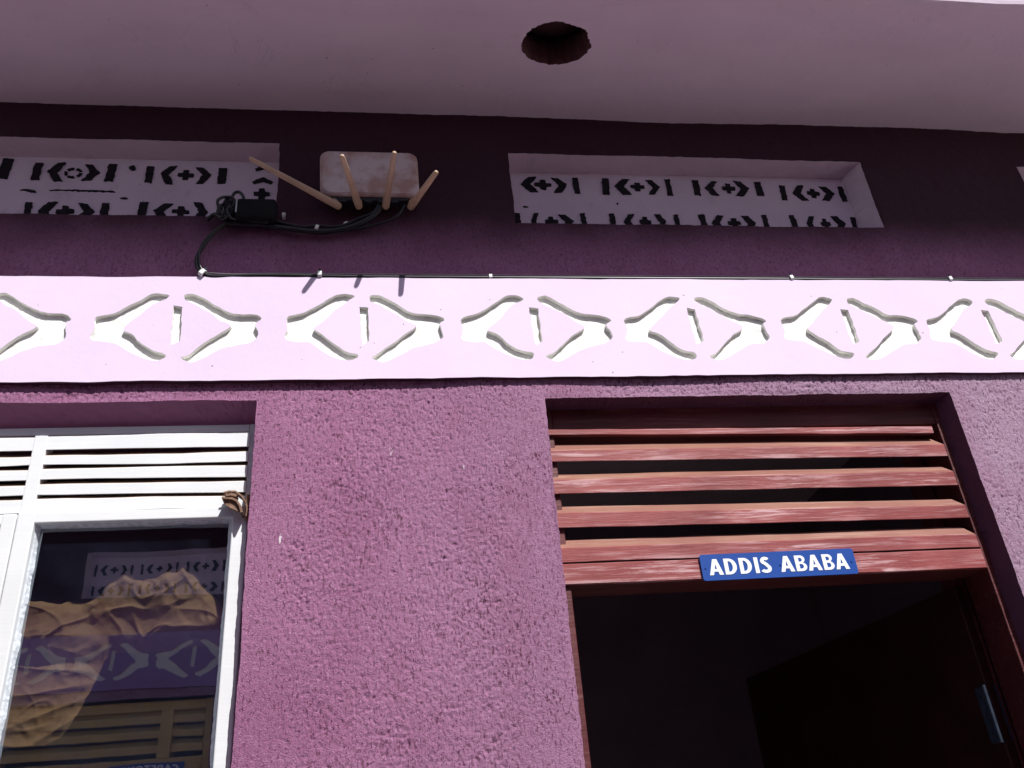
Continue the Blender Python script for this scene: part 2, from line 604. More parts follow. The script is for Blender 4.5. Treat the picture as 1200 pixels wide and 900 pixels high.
# ------------------------------------------------------------------ template outlines of the carved frieze (metres)
TL = [(-0.1883, 0.0277), (-0.151, 0.0374), (-0.1236, 0.0546), (-0.0841, 0.0845), (-0.0559, 0.0987), (-0.0272, 0.0922), (-0.0312, 0.0821), (-0.0555, 0.0665), (-0.0753, 0.0451), (-0.0987, 0.0182), (-0.1225, -0.0062), (-0.1018, -0.0205), (-0.0695, -0.052), (-0.0417, -0.0714), (-0.016, -0.0787), (-0.0179, -0.0923), (-0.0414, -0.0988), (-0.0689, -0.0879), (-0.1045, -0.0689), (-0.1326, -0.0451), (-0.16, -0.0416), (-0.1914, -0.0347), (-0.183, -0.0038)]
TR = [(0.0137, 0.0922), (0.0343, 0.0958), (0.0589, 0.0822), (0.0875, 0.0621), (0.12, 0.042), (0.1528, 0.037), (0.1857, 0.032), (0.1976, 0.0195), (0.1848, 0.0072), (0.1921, -0.017), (0.1935, -0.032), (0.1745, -0.0488), (0.1419, -0.0534), (0.1094, -0.0671), (0.077, -0.0882), (0.0451, -0.1013), (0.0175, -0.0903), (0.0373, -0.0791), (0.0615, -0.0553), (0.0941, -0.0242), (0.1284, 0.0010), (0.1031, 0.0182), (0.0789, 0.0381), (0.0383, 0.0646), (0.0158, 0.0771)]
TB = [(-0.0128, 0.0595), (0.0096, 0.057), (0.0136, -0.043), (-0.0063, -0.0515)]


def rough_outline(poly, seed, step=.006, amp=.0014, jit=.004, smooth=False):
    rnd = random.Random(seed)
    pts = [(x + rnd.uniform(-jit, jit) * .6, y + rnd.uniform(-jit, jit) * .6) for x, y in poly]
    if smooth:
        n0 = len(pts)
        sm = []
        for i in range(n0):
            p0, p1, p2, p3 = (Vector(pts[(i + k) % n0]) for k in (-1, 0, 1, 2))
            for q in range(4):
                t = q / 4
                c_ = .5 * ((2 * p1) + (p2 - p0) * t + (2 * p0 - 5 * p1 + 4 * p2 - p3) * t * t + (-p0 + 3 * p1 - 3 * p2 + p3) * t ** 3)
                sm.append((c_.x, c_.y))
        # one averaging pass takes the points off the tips
        pts = [((sm[i - 1][0] + 2 * sm[i][0] + sm[(i + 1) % len(sm)][0]) / 4, (sm[i - 1][1] + 2 * sm[i][1] + sm[(i + 1) % len(sm)][1]) / 4) for i in range(len(sm))]
    out = []
    s = 0
    for i in range(len(pts)):
        a = Vector(pts[i]); b = Vector(pts[(i + 1) % len(pts)])
        L = (b - a).length
        n = max(1, int(L / step))
        nr = Vector((-(b - a).y, (b - a).x)) / max(L, 1e-6)
        for k in range(n):
            p = a.lerp(b, k / n)
            o = (float(vn(s * .45, seed * 3.7, 5)) - .5) * 2 * amp + rnd.uniform(-.5, .5) * amp * .5
            out.append((p.x + nr.x * o, p.y + nr.y * o))
            s += 1
    return out


def inside(p, poly):
    x, y = p
    c = False
    j = len(poly) - 1
    for i in range(len(poly)):
        xi, yi = poly[i]; xj, yj = poly[j]
        if (yi > y) != (yj > y) and x < (xj - xi) * (y - yi) / (yj - yi) + xi:
            c = not c
        j = i
    return c


def frieze(root, x0, x1, centres, z0=2.648, z1=2.946, yf=-.014, depth=.0108, seed=0, jit=.004, paint='lilac'):
    loops = []
    n = int((x1 - x0) / .03)
    outer = [(x, z0 + float(wob(x, 61 + seed, .0013))) for x in np.linspace(x0, x1, n)] + \
            [(x, z1 + float(wob(x, 71 + seed, .0010))) for x in np.linspace(x1, x0, n)]
    shapes = []
    for i, (cx, cz, flip) in enumerate(centres):
        for j, T in enumerate((TL, TR, TB)):
            P = rough_outline(T, seed * 100 + i * 7 + j + 3, jit=jit if j < 2 else jit * .5, smooth=j < 2, amp=.0017)
            if flip:
                P = [(-a, b) for a, b in P][::-1]
            P = [(cx + a, cz + b) for a, b in P]
            if min(p[0] for p in P) > x0 + .01 and max(p[0] for p in P) < x1 - .01:
                shapes.append((j, P))
    verts = []; edges = []
    for lp in [outer] + [s[1] for s in shapes]:
        b = len(verts)
        verts += [Vector(p) for p in lp]
        edges += [(b + i, b + (i + 1) % len(lp)) for i in range(len(lp))]
    res = delaunay_2d_cdt(verts, edges, [], 0, 1e-6)
    vo, fo = res[0], res[2]
    boxes = [(min(p[0] for p in s[1]), max(p[0] for p in s[1]), min(p[1] for p in s[1]), max(p[1] for p in s[1]), s[1]) for s in shapes]
    F = []
    for f in fo:
        c = sum((vo[i] for i in f), Vector((0, 0))) / len(f)
        if not inside(c, outer):
            continue
        if any(b[0] < c.x < b[1] and b[2] < c.y < b[3] and inside(c, b[4]) for b in boxes):
            continue
        # wind so that the face looks towards -Y
        a, b_, d = [vo[i] for i in f[:3]]
        ar = (b_ - a).cross(d - a)
        F.append(tuple(f) if ar > 0 else tuple(f[::-1]))
    V = [(v.x, yf, v.y) for v in vo]
    b = len(V)
    m = len(outer)
    V += [(p[0], yf, p[1]) for p in outer] + [(p[0], .02, p[1]) for p in outer]
    for i in range(m):
        j = (i + 1) % m
        F.append((b + i, b + m + i, b + m + j, b + j))
    fz = link("frieze", V, F, [M[paint], M['maroon']], root, False, [0] * (len(F) - m) + [1] * m)
    fz['label'] = ("pale lilac" if paint == 'lilac' else "violet") + " frieze band with carved white brackets"
    for j, P in shapes:
        n = len(P)
        # floor with gentle unevenness, walls leaning slightly
        cx = sum(p[0] for p in P) / n; cz = sum(p[1] for p in P) / n
        if j == 2:
            grow = .92
        V = [(p[0], yf + .0003, p[1]) for p in P]
        rnd = random.Random(j + int(cx * 1000))
        inner = []
        for q in range(n):
            a = Vector(P[q - 1]); c_ = Vector(P[(q + 1) % n])
            t = (c_ - a).normalized()
            nn = Vector((-t.y, t.x))
            if nn.length < .5:
                nn = Vector((0, 0))
            sgn = 1
            inner.append(Vector(P[q]) + nn * .0012 * sgn)
        # signed area decides inward direction
        A = sum(P[i][0] * P[(i + 1) % n][1] - P[(i + 1) % n][0] * P[i][1] for i in range(n))
        if A < 0:
            inner = [Vector(P[i]) * 2 - inner[i] for i in range(n)]
        V += [(p.x, yf + depth + rnd.uniform(-.0012, .0008), p.y) for p in inner]
        F = [(i, (i + 1) % n, n + (i + 1) % n, n + i) for i in range(n)]
        r = delaunay_2d_cdt([Vector(p) for p in inner], [(i, (i + 1) % n) for i in range(n)], [], 0, 1e-7)
        bidx = len(V)
        V += [(v.x, yf + depth + (float(vn(v.x * 90, v.y * 90, 3)) - .5) * .002, v.y) for v in r[0]]
        ip = [tuple(p) for p in inner]
        for f in r[2]:
            c = sum((r[0][i] for i in f), Vector((0, 0))) / 3
            if inside(c, ip):
                F.append(tuple(bidx + i for i in f))
        link(("carved_bracket", "carved_bracket", "carved_bar")[j], V, F, M['groove'], fz)
    return fz


# ------------------------------------------------------------------ niches
def blob(poly, seed, step=.004, amp=.0010):
    return rough_outline(poly, seed, step, amp, .0006)


def mark_shapes(kind, w, h, worn, seed):
    if kind == 'bar':
        P = [[(-w / 2, h / 2), (w / 2, h / 2), (w / 2, -h / 2), (-w / 2, -h / 2)]]
    elif kind in '()':
        s = -1 if kind == '(' else 1
        P = [[(-s * w * .58, h * .5), (-s * w * .02, h * .48), (s * w * .55, h * .02), (s * w * .02, -h * .5), (-s * w * .56, -h * .5), (-s * w * .10, 0.0)]]
    elif kind == '+':
        P = [[(-w * .20, h * .5), (w * .16, h * .5), (w * .2, h * .2), (w * .5, h * .16), (w * .5, -h * .16), (w * .2, -h * .2), (w * .16, -h * .5), (-w * .16, -h * .5), (-w * .2, -h * .2), (-w * .5, -h * .16), (-w * .5, h * .16), (-w * .2, h * .2)]]
    elif kind == '^':
        P = [[(0, h * .5), (w * .5, -h * .2), (w * .4, -h * .5), (0, -h * .1), (-w * .4, -h * .5), (-w * .5, -h * .2)]]
    elif kind == 'ring':
        P = []
        for k in range(5):
            a0 = k * 1.256 + .3
            P.append([(math.cos(a0 + t) * w * r_, math.sin(a0 + t) * h * r_) for t, r_ in ((0, .5), (.45, .52), (.8, .5), (.8, .33), (.4, .36), (0, .33))])
    elif kind == 'dot':
        P = [[(math.cos(a) * w / 2, math.sin(a) * h / 2) for a in np.arange(0, 6.28, .8)]]
    elif kind == 'streak':
        P = [[(-w / 2, 0), (-w * .2, h * .35), (w * .2, h * .2), (w * .45, h * .1), (w / 2, -h * .4), (w * .2, -h * .5), (-w * .2, -h * .05)]]
    out = []
    rnd = random.Random(seed)
    for p in P:
        q = blob(p, seed, .0035, .0020)
        out.append(q)
    return out


def niche(root, x0, x1, z0, z1, dep, splay, marks, seed=0):
    """front rectangle, back plane at dep, back edges drawn in by splay (left, right, top)"""
    bx0 = x0 + splay[0]; bx1 = x1 - splay[1]; bz1 = z1 - splay[2]; bz0 = z0 - .0
    n = 40
    m = MB()
    # back plane, slightly uneven
    xs = np.linspace(bx0, bx1, n); zs = np.linspace(bz0, bz1, 12)
    V = []
    for j, z in enumerate(zs):
        for i, x in enumerate(xs):
            yy = dep + (0 if i in (0, n - 1) or j in (0, 11) else (float(vn(x * 8, z * 8, seed)) - .5) * .004)
            V.append((x, yy, z))
    F = [(j * n + i, j * n + i + 1, (j + 1) * n + i + 1, (j + 1) * n + i) for j in range(11) for i in range(n - 1)]
    m.add(V, F)
    zz = np.linspace(z0, z1, 26)
    wl = [(x0 + float(wob(z, seed + 0)), 0, z) for z in zz]
    wr = [(x1 + float(wob(z, seed + 1)), 0, z) for z in zz]
    zb = np.linspace(bz0, bz1, 26)
    m.add(*strip('', wl, [(bx0, dep, z) for z in zb], None, None, 4, .0015, 3, (1, 0, 0)))
    m.add(*strip('', wr, [(bx1, dep, z) for z in zb], None, None, 4, .0015, 4, (1, 0, 0)))
    xx = np.linspace(x0, x1, 60)
    xb = np.linspace(bx0, bx1, 60)
    m.add(*strip('', [(x, 0, z1 + float(wob(x, seed + 3))) for x in xx], [(x, dep, bz1) for x in xb], None, None, 4, .0015, 5))
    m.add(*strip('', [(x, 0, z0 + float(wob(x, seed + 2))) for x in xx], [(x, dep, bz0) for x in xb], None, None, 4, .0015, 6))
    o = m.build("niche", M['niche'], root, False)
    for i, (kind, x, z, w_, h_) in enumerate(marks):
        V = []; F = []
        for P in mark_shapes(kind, w_, h_, 0, seed + i * 3):
            rr_ = random.Random(seed * 7 + i)
            an = rr_.uniform(-.07, .07); sx_ = rr_.uniform(.86, 1.08); sz_ = rr_.uniform(.88, 1.06)
            P = [(x + sx_ * (a * math.cos(an) - b * math.sin(an)), z + sz_ * (a * math.sin(an) + b * math.cos(an))) for a, b in P]
            P = [(a, min(max(b, z0 + .001), bz1 + .02)) for a, b in P]
            k = len(P); b = len(V)
            yy = dep - .0032
            V += [(a, yy, c) for a, c in P] + [(a, dep + .003, c) for a, c in P]
            F += [tuple(range(b, b + k))] + [(b + q, b + (q + 1) % k, b + k + (q + 1) % k, b + k + q) for q in range(k)]
        link("stencil_mark", V, F, M['stencil'], o)
    return o


# ------------------------------------------------------------------ eave slab with optional hole
def eave(root, x0, x1, depth, zc, thick, hole=None, back=3.4):
    n = 70
    front = [(x, -depth + float(wob(x, 91, .0028))) for x in np.linspace(x0, x1, n)]
    outer = front + [(x1, .25), (x0, .25)]
    loops = [outer]
    hp = None
    if hole:
        cx, cy, a, b = hole
        hp = []
        for k in range(110):
            t = 2 * math.pi * k / 110
            r = 1 + (float(vn(3 * math.cos(t) + 9, 3 * math.sin(t) + 9, 8)) - .5) * .09 + (float(vn(27 * math.cos(t) + 40, 27 * math.sin(t) + 40, 19)) - .5) * .045 + (float(vn(11 * math.cos(t) + 20, 11 * math.sin(t) + 20, 9)) - .5) * .05
            hp.append((cx + a * r * math.cos(t), cy + b * r * math.sin(t)))
        loops.append(hp)
    verts = []; edges = []
    for lp in loops:
        s = len(verts)
        verts += [Vector(p) for p in lp]
        edges += [(s + i, s + (i + 1) % len(lp)) for i in range(len(lp))]
    # inner points so that the soffit can undulate
    for x in np.arange(x0 + .05, x1 - .04, .06):
        for y in np.arange(-depth + .05, .2, .06):
            if hp is None or math.hypot((x - hole[0]) / hole[2], (y - hole[1]) / hole[3]) > 1.3:
                verts.append(Vector((x, y)))
    r = delaunay_2d_cdt(verts, edges, [], 0, 1e-6)
    F = []
    for f in r[2]:
        c = sum((r[0][i] for i in f), Vector((0, 0))) / 3
        if inside(c, outer) and not (hp and inside(c, hp)):
            F.append(tuple(f)[::-1])

    def zs(x, y):
        d = y + depth
        return zc + (float(vn(x * 3.1, y * 3.1, 21)) - .5) * .010 * min(1, d / .08)
    V = [(v.x, v.y, zs(v.x, v.y)) for v in r[0]]
    m = MB()
    m.add(V, F)
    # rounded lower lip and front face
    P0 = [(p[0], p[1], zc) for p in front]
    P1 = [(p[0], p[1] - .010, zc + .006) for p in front]
    P2 = [(p[0], p[1] - .013, zc + .018) for p in front]
    P3 = [(p[0], p[1] - .013, zc + thick) for p in front]
    P4 = [(p[0], back, zc + thick + .02) for p in front]
    for a, b in ((P0, P1), (P1, P2), (P2, P3)):
        k = len(a)
        m.add(a + b, [(i, i + 1, k + i + 1, k + i) for i in range(k - 1)])
    k = len(P3)
    m.add(P3 + P4, [(i, i + 1, k + i + 1, k + i) for i in range(k - 1)], 1)
    m.add([(x0, .25, zc), (x1, .25, zc), (x1, back, zc), (x0, back, zc)], [(0, 3, 2, 1)])
    for x in (x0, x1):
        m.add([(x, -depth - .013, zc + .006), (x, back, zc), (x, back, zc + thick + .02), (x, -depth - .013, zc + thick)], [(0, 1, 2, 3)])
    o = m.build("eave_slab", [M['soffit'], M['roofd']], root)
    if hp:
        mm = MB()
        k = len(hp)
        rings = []
        for q, (dz, s) in enumerate(((0, 1.0), (.012, .97), (.035, .96), (.07, .95), (.108, .93))):
            rings.append([(hole[0] + (p[0] - hole[0]) * s + (random.uniform(-.0015, .0015) if q else 0), hole[1] + (p[1] - hole[1]) * s, (zs(*p) if q == 0 else zc + dz)) for p in hp])
        V = sum(rings, [])
        F = []
        for q in range(len(rings) - 1):
            for i in range(k):
                j = (i + 1) % k
                F.append((q * k + i, (q + 1) * k + i, (q + 1) * k + j, q * k + j))
        F.append(tuple(range((len(rings) - 1) * k, len(rings) * k)))
        mm.add(V, F)
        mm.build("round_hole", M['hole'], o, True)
    return o


# ================================================================== NEAR BUILDING
near = empty("single_storey_building", (0, 0, 0))
tag(near, "purple plastered building with lilac carved frieze, white window and red door", "building")

DOOR = (.382, 1.454, 0.0, 2.596)
WIN = (-1.27, -.300, 1.0, 2.602)
X0, X1 = -4.2, 5.0


def dispn(X, Z):
    a = vn(X * 215, Z * 165, 1); b = vn(X * 330, Z * 260, 2); c = vn(X * 60, Z * 50, 3)
    a2 = vn(X * 235 + 7, Z * 70, 17)
    big = vn(X * 6, Z * 6, 5)
    n1 = .6 * a + .4 * b
    gate = np.clip((vn(X * 10, Z * 10, 12) - .1) * 1.8, .55, 1)
    pit = np.clip((.36 - n1) / .16, 0, 1)
    pit2 = np.clip((.24 - a2) / .10, 0, 1)
    h = (a - .5) * .0011 + (b - .5) * .0016 + (c - .5) * .0004 - pit * gate * .0021 - pit2 * gate * .0024
    # smoother floated margins beside the openings, vertical brush drag there
    edge = np.ones_like(X)
    for e, wd in ((WIN[1], .11), (DOOR[0], .13)):
        d_ = np.abs(X - e)
        edge = np.minimum(edge, .42 + .58 * np.clip((d_ - wd * .5) / (wd * .6), 0, 1))
    edge = np.where(X > DOOR[1], .72, edge)
    drag = (vn(X * 260, Z * 18, 15) - .5) * .0010
    return (h * edge * (.75 + .5 * big) + drag * (1.1 - edge) + (vn(X * 3, Z * 3, 6) - .5) * .006)


fine = lambda c, a, b, r: (lambda q: r if a <= q <= b else .25)
xb = [X0, -1.6, WIN[0], WIN[1], .02, DOOR[0], DOOR[1], 2.05, 2.4, X1]
zb = [0, 1.0, 1.5, 1.68, 2.596, 2.602, 2.66]


def rx(q):
    if -1.0 < q < 2.05: return .0026
    if -1.6 < q < 2.4: return .01
    return .12


def rz(q):
    if q > 1.68: return .0026
    if q > 1.5: return .02
    return .1


# the lower wall: fine where it can be seen
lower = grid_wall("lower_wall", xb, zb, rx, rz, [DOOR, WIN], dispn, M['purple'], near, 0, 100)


def dispu(X, Z):
    return (vn(X * 90, Z * 80, 41) - .5) * .0018 + (vn(X * 40, Z * 40, 42) - .5) * .0016 + (vn(X * 5, Z * 5, 43) - .5) * .008


NL = (-1.34, -.287, 3.153, 3.418)
NR = (.355, 1.436, 3.145, 3.402)
NX = (1.955, 3.03, 3.145, 3.398)
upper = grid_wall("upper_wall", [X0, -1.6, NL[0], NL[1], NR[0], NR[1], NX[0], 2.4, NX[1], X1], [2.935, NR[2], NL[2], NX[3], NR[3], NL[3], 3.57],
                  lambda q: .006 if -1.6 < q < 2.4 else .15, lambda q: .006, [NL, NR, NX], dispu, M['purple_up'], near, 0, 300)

# --- reveals of the openings
def reveal_mesh(name, hole, seed, back, mat):
    """back = (dx_left, dx_right, dz_top, depth)"""
    a, b, c, d = hole
    m = MB()
    zz = np.linspace(max(c, 1.4), d, 140)
    xx = np.linspace(a, b, 160)
    bl, br, bt, dp = back
    m.add(*strip('', [(a + float(wob(z, seed + 0)), 0, z) for z in zz], [(a + bl, dp, z - bt * (z - zz[0]) / (d - zz[0])) for z in zz], None, None, 5, .0012, 1, (1, 0, 0)))
    m.add(*strip('', [(b + float(wob(z, seed + 1)), 0, z) for z in zz], [(b - br, dp, z - bt * (z - zz[0]) / (d - zz[0])) for z in zz], None, None, 5, .0012, 2, (1, 0, 0)))
    m.add(*strip('', [(x, 0, d + float(wob(x, seed + 3))) for x in xx], [(a + bl + (x - a) / (b - a) * (b - a - bl - br), dp, d - bt) for x in xx], None, None, 6, .0016, 3))
    if c < 1.4:
        for x, s in ((a, bl), (b, -br)):
            m.add([(x, 0, c), (x, 0, 1.4), (x + s, dp, 1.4), (x + s, dp, c)], [(0, 1, 2, 3)])
    if c > 0:
        m.add([(a, -.03, c - .01), (b, -.03, c - .01), (b, dp + .1, c + .02), (a, dp + .1, c + .02)], [(0, 1, 2, 3)])
    # masonry behind the frame, up to the inside face of the wall
    m.add([(a + bl, dp, c), (a + bl, dp, d - bt), (a + bl, .24, d - bt), (a + bl, .24, c)], [(0, 1, 2, 3)])
    m.add([(b - br, dp, c), (b - br, dp, d - bt), (b - br, .24, d - bt), (b - br, .24, c)], [(0, 1, 2, 3)])
    m.add([(a + bl, dp, d - bt), (b - br, dp, d - bt), (b - br, .24, d - bt), (a + bl, .24, d - bt)], [(0, 1, 2, 3)])
    return m.build(name, mat, near)


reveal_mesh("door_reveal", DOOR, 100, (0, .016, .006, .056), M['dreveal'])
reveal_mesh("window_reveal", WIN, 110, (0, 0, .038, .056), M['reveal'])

# --- frieze
pitch = [-.94, -.5, -.053, .377, .798, 1.226, 1.637, 2.06]
cent = [(-1.38, 2.80, False)] + [(x, 2.801 - .0022 * i, False) for i, x in enumerate(pitch)]
fr = frieze(near, -1.62, 2.29, cent)
for a_, b_ in ((X0, -1.6195), (2.2895, X1)):
    m = MB(); m.box(a_, b_, -.014, .02, 2.648, 2.946); m.build("frieze_end", M['lilac'], near)

# --- niches with stencil marks (centre x, centre z, width, height in metres)
KINDS = ('bar', '(', '+', ')', 'bar')


def unit(xs_, ws_, z, lower=False):
    """one |(+)| group: centres and widths; None leaves a mark out"""
    out = []
    for k_, x_, w_ in zip(KINDS, xs_, ws_):
        if x_ is None:
            continue
        hh = .036 if k_ == '+' else .062
        out.append((k_, x_, z, max(w_, .014) * (.86 if k_ == 'bar' else 1.12), hh))
    return out


def marks_right():
    out = unit((None, .419, .461, .511, .560), (0, .038, .043, .032, .020), 3.347)
    out += unit((.649, .700, .746, .795, .842), (.022, .037, .037, .031, .022), 3.346)
    out += unit((.928, .975, 1.029, 1.071, 1.125), (.021, .032, .036, .036, .024), 3.347)
    out += unit((1.200, 1.251, 1.296, 1.342, 1.390), (.023, .034, .034, .036, .021), 3.333)
    out += unit((.374, .425, .472, .517, .567), (.020, .024, .036, .034, .018), 3.209)
    out += unit((.652, .702, .749, .797, .845), (.021, .031, .033, .030, .021), 3.212)
    out += unit((.924, .970, 1.020, 1.065, 1.117), (.020, .031, .037, .032, .019), 3.212)
    out += unit((1.206, 1.259, 1.305, 1.349, 1.396), (.018, .028, .026, .030, .016), 3.214)
    out += [('dot', .402, 3.262, .018, .006), ('dot', .676, 3.280, .008, .007)]
    return out


def marks_left():
    out = unit((-1.262, -1.212, -1.162, -1.112, -1.064), (.021, .035, .038, .034, .02), 3.358)
    out += [('bar', -1.014, 3.360, .026, .070)]
    out += [('bar', -.933, 3.353, .021, .058), ('(', -.885, 3.353, .038, .062), ('ring', -.839, 3.350, .046, .040), (')', -.792, 3.352, .040, .058), ('bar', -.742, 3.353, .024, .064)]
    out += unit((-.641, -.592, -.544, -.496, -.447), (.024, .033, .042, .036, .027), 3.350)
    out += unit((-1.21, -1.162, -1.114, -1.066, -1.018), (.021, .035, .038, .034, .02), 3.214)
    out += unit((-.932, -.885, -.839, -.788, -.740), (.023, .038, .041, .036, .023), 3.214)
    out += unit((-.644, -.593, -.545, -.494, -.444), (.023, .038, .043, .036, .020), 3.219)
    out += [('dot', -.688, 3.372, .018, .022), ('streak', -.805, 3.287, .19, .008), ('streak', -.943, 3.284, .045, .010), ('dot', -.697, 3.262, .02, .008)]
    out += [('^', -.336, 3.335, .055, .028), ('^', -.336, 3.382, .055, .026), ('+', -.336, 3.286, .042, .042)]
    return out


niche(near, *NL[:4], .062, (.004, .0, .012), marks_left(), 300)
niche(near, *NR[:4], .070, (.008, .028, .006), marks_right(), 310)
niche(near, *NX[:4], .07, (.01, .03, .01), [(k_, 2.0 + .27 * i + dx_, z_, w_, h_) for z_ in (3.322, 3.207) for i in range(4) for k_, dx_, w_, h_ in (('bar', 0, .021, .06), ('(', .055, .04, .06), ('+', .105, .044, .036), (')', .155, .038, .06), ('bar', .205, .021, .06)) if i < 3 or dx_ < .12], 320)

# --- eave
eave(near, X0, X1, .448, 3.547, .13, (.467, -.268, .096, .070))

# --- rooms behind
m = MB()
m.box(X0, WIN[0] - .002, .02, .24, 0, 2.96)
rw = MB()
rw.box(X0, X1, 3.3, 3.4, 0, 3.56)                       # back wall
rw.box(X0 - .1, X0, .0, 3.4, 0, 3.56)
rw.box(X1, X1 + .1, .0, 3.4, 0, 3.56)
rw.box(.05, .15, .24, 3.3, 0, 3.56)                     # between window room and door room
rw.box(2.6, 2.7, .24, 3.3, 0, 3.56)
# inner leaf of the facade wall, with the openings left free
for a, b, c, d in ((X0, WIN[0], 0, 3.56), (WIN[0], WIN[1], 0, WIN[2] - .02), (WIN[0], WIN[1], WIN[3] + .003, 3.56), (WIN[1], DOOR[0], 0, 3.56), (DOOR[0], DOOR[1], DOOR[3] + .003, 3.56), (DOOR[1], X1, 0, 3.56)):
    rw.box(a, b, .235 if (b > X1 - 1 or True) else .2, .245, c, d)
rw.build("room_wall", M['room'], near)
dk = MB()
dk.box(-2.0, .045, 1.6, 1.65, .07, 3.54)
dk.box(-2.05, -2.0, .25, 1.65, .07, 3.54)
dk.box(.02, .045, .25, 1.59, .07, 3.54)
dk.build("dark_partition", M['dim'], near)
fl = MB(); fl.box(X0, X1, .0, 3.3, -.02, .06)
fl.build("room_floor", M['ground'], near)

# ================================================================== DOOR (part) > pieces
df = MB()
df.box(.368, .405, .05, .15, 0, 2.5935, 0, .0025)          # left stile
df.box(1.4245, 1.442, .05, .15, 0, 2.5935, 0, .0020)
df.box(1.392, 1.4238, .151, .2, 0, 2.5935, 0, .0020)       # right stile
df.box(.4055, 1.424, .052, .15, 2.532, 2.592, 0, .002)     # head rail
df.box(.4055, 1.424, .053, .15, 2.1435, 2.182, 0, .002)     # rail behind the transom bar
door = df.build("door_frame", M['reddark'], near)
door['label'] = "red wooden door frame with five louvre slats above the doorway"


def slat(name, xl, xr, zl, zr, y0, dep, rise, bow, mats, parent, seed=0, bev=.0012, cut=0.0):
    """zl=(bottom,top) at the left end, zr at the right; sloping parallelogram section"""
    n = 30
    V = []; F = []; mi = []
    for i in range(n + 1):
        t = i / n
        x = xl + (xr - xl) * t
        zb_ = zl[0] + (zr[0] - zl[0]) * t + bow * 4 * t * (1 - t) + (float(vn(x * 14, 0, seed)) - .5) * .0014
        zt_ = zl[1] + (zr[1] - zl[1]) * t + bow * 4 * t * (1 - t) + (float(vn(x * 17, 0, seed + 1)) - .5) * .0014
        yy = y0 + (float(vn(x * 6, 0, seed + 2)) - .5) * .002
        V += [(x, yy + bev, zb_), (x, yy, zb_ + bev), (x, yy, zt_ - bev), (x, yy + bev, zt_ + bev * .6),
              (x - cut * t, yy + dep, zt_ + rise), (x - cut * t, yy + dep, zb_ + rise)]
    for i in range(n):
        for k in range(6):
            a = i * 6 + k; b = i * 6 + (k + 1) % 6
            F.append((a, a + 6, b + 6, b)); mi.append(1 if k == 3 else 0)
    F.append((0, 1, 2, 3, 4, 5)); mi.append(0)
    F.append(tuple(n * 6 + k for k in (5, 4, 3, 2, 1, 0))); mi.append(0)
    return link(name, V, F, mats, parent, False, mi)


red = [M['redwood'], M['redtop']]
slat("louvre_slat", .389, 1.401, (2.516, 2.5305), (2.500, 2.519), .042, .030, .008, 0, red, door, 10)
S = [((2.444, 2.473), (2.433, 2.466)), ((2.360, 2.396), (2.352, 2.391)), ((2.276, 2.313), (2.266, 2.299)), ((2.1925, 2.227), (2.190, 2.224))]
for i, (a, b) in enumerate(S):
    slat("louvre_slat", .380, 1.4165, a, b, .040, .021, (.025, .023, .0245, .026)[i], (0, .001, -.001, 0)[i], red, door, 20 + i * 5, cut=.016)
slat("transom_bar", .384, 1.4175, (2.1415, 2.1885), (2.1385, 2.1855), .040, .012, .0, 0, [M['redwood'], M['redwood']], door, 60)
# open door leaf swung into the room
lf = MB()
lf.box(0, 1.03, -.014, .014, .08, 2.128, 0, .003)
for zz0, zz1 in ((.25, .95), (1.15, 1.95)):
    lf.box(.14, .89, -.020, -.0145, zz0, zz1, 0, .004)
leaf = lf.build("door_leaf", M['leaf'], near)
leaf.location = (1.400, .146, 0)
leaf.rotation_euler = (0, 0, math.radians(100.2))
leaf['label'] = "dark red door leaf standing open into the room"
hg = MB()
hg.box(-.016, .016, .0145, .0175, 1.765, 1.888, 0, .0008)
hg.tube([(-.018, .020, 1.763), (-.018, .020, 1.89)], .0055, 10)
for z in (1.785, 1.825, 1.868):
    hg.tube([(.004, .0165, z), (.004, .0195, z)], .0035, 8)
h = hg.build("hinge", M['steel'], leaf)
h.location = (.02, .0005, 0)
h2 = MB()
h2.box(1.372, 1.3745, .155, .20, 1.77, 1.885)
hs = MB()
hs.box(1.3925, 1.414, .1475, .1505, 1.765, 1.890, 0, .0008)
hs.build("hinge_plate", M['steel'], door)

# ================================================================== WINDOW (part) > pieces
wf = MB()
wf.box(-.3205, -.2985, .052, .13, 1.0, 2.566, 0, .002)     # right stile
wf.box(-1.2715, -1.25, .052, .13, 1.0, 2.566, 0, .002)
wf.box(-1.2495, -.321, .053, .13, 2.545, 2.5655, 0, .002)  # head
wf.box(-.7940, -.7650, .045, .090, 1.02, 2.5445, 0, .002)   # mullion
wf.box(-1.2495, -.3210, .060, .13, 1.0, 1.05, 0, .002)
wf.box(-.7645, -.3210, .078, .13, 2.3440, 2.3625, 0, .001)     # transom pieces behind the lowest slats
wf.box(-1.2495, -.7945, .078, .13, 2.3440, 2.3625, 0, .001)
win = wf.build("window_frame", M['white'], near)
win['label'] = "white wooden window frame with louvred top light"
ws = [((2.505, 2.540), (2.503, 2.541), 0.0), ((2.4685, 2.491), (2.4650, 2.4915), -.0022), ((2.432, 2.4575), (2.4255, 2.4555), .0014), ((2.3955, 2.4205), (2.389, 2.4165), 0.), ((2.3535, 2.3865), (2.3535, 2.3805), 0.)]
wm = [M['white'], M['rawtop']]
for i, (a, b, bow) in enumerate(ws):
    slat("louvre_slat", -.7655, -.3195, (a[0], a[1] - .0006), (b[0], b[1] - .0006), .046, .034, .022, bow, wm, win, 80 + i * 5, .001)
for i, (a, b, bow) in enumerate(ws):
    a2 = (a[0] - .002, a[1] - .001); b2 = (a[0] - .001, a[1] - .003)
    slat("louvre_slat", -1.2490, -.7935, a2, b2, .046, .034, .022, bow * .6, wm, win, 120 + i * 5, .001)


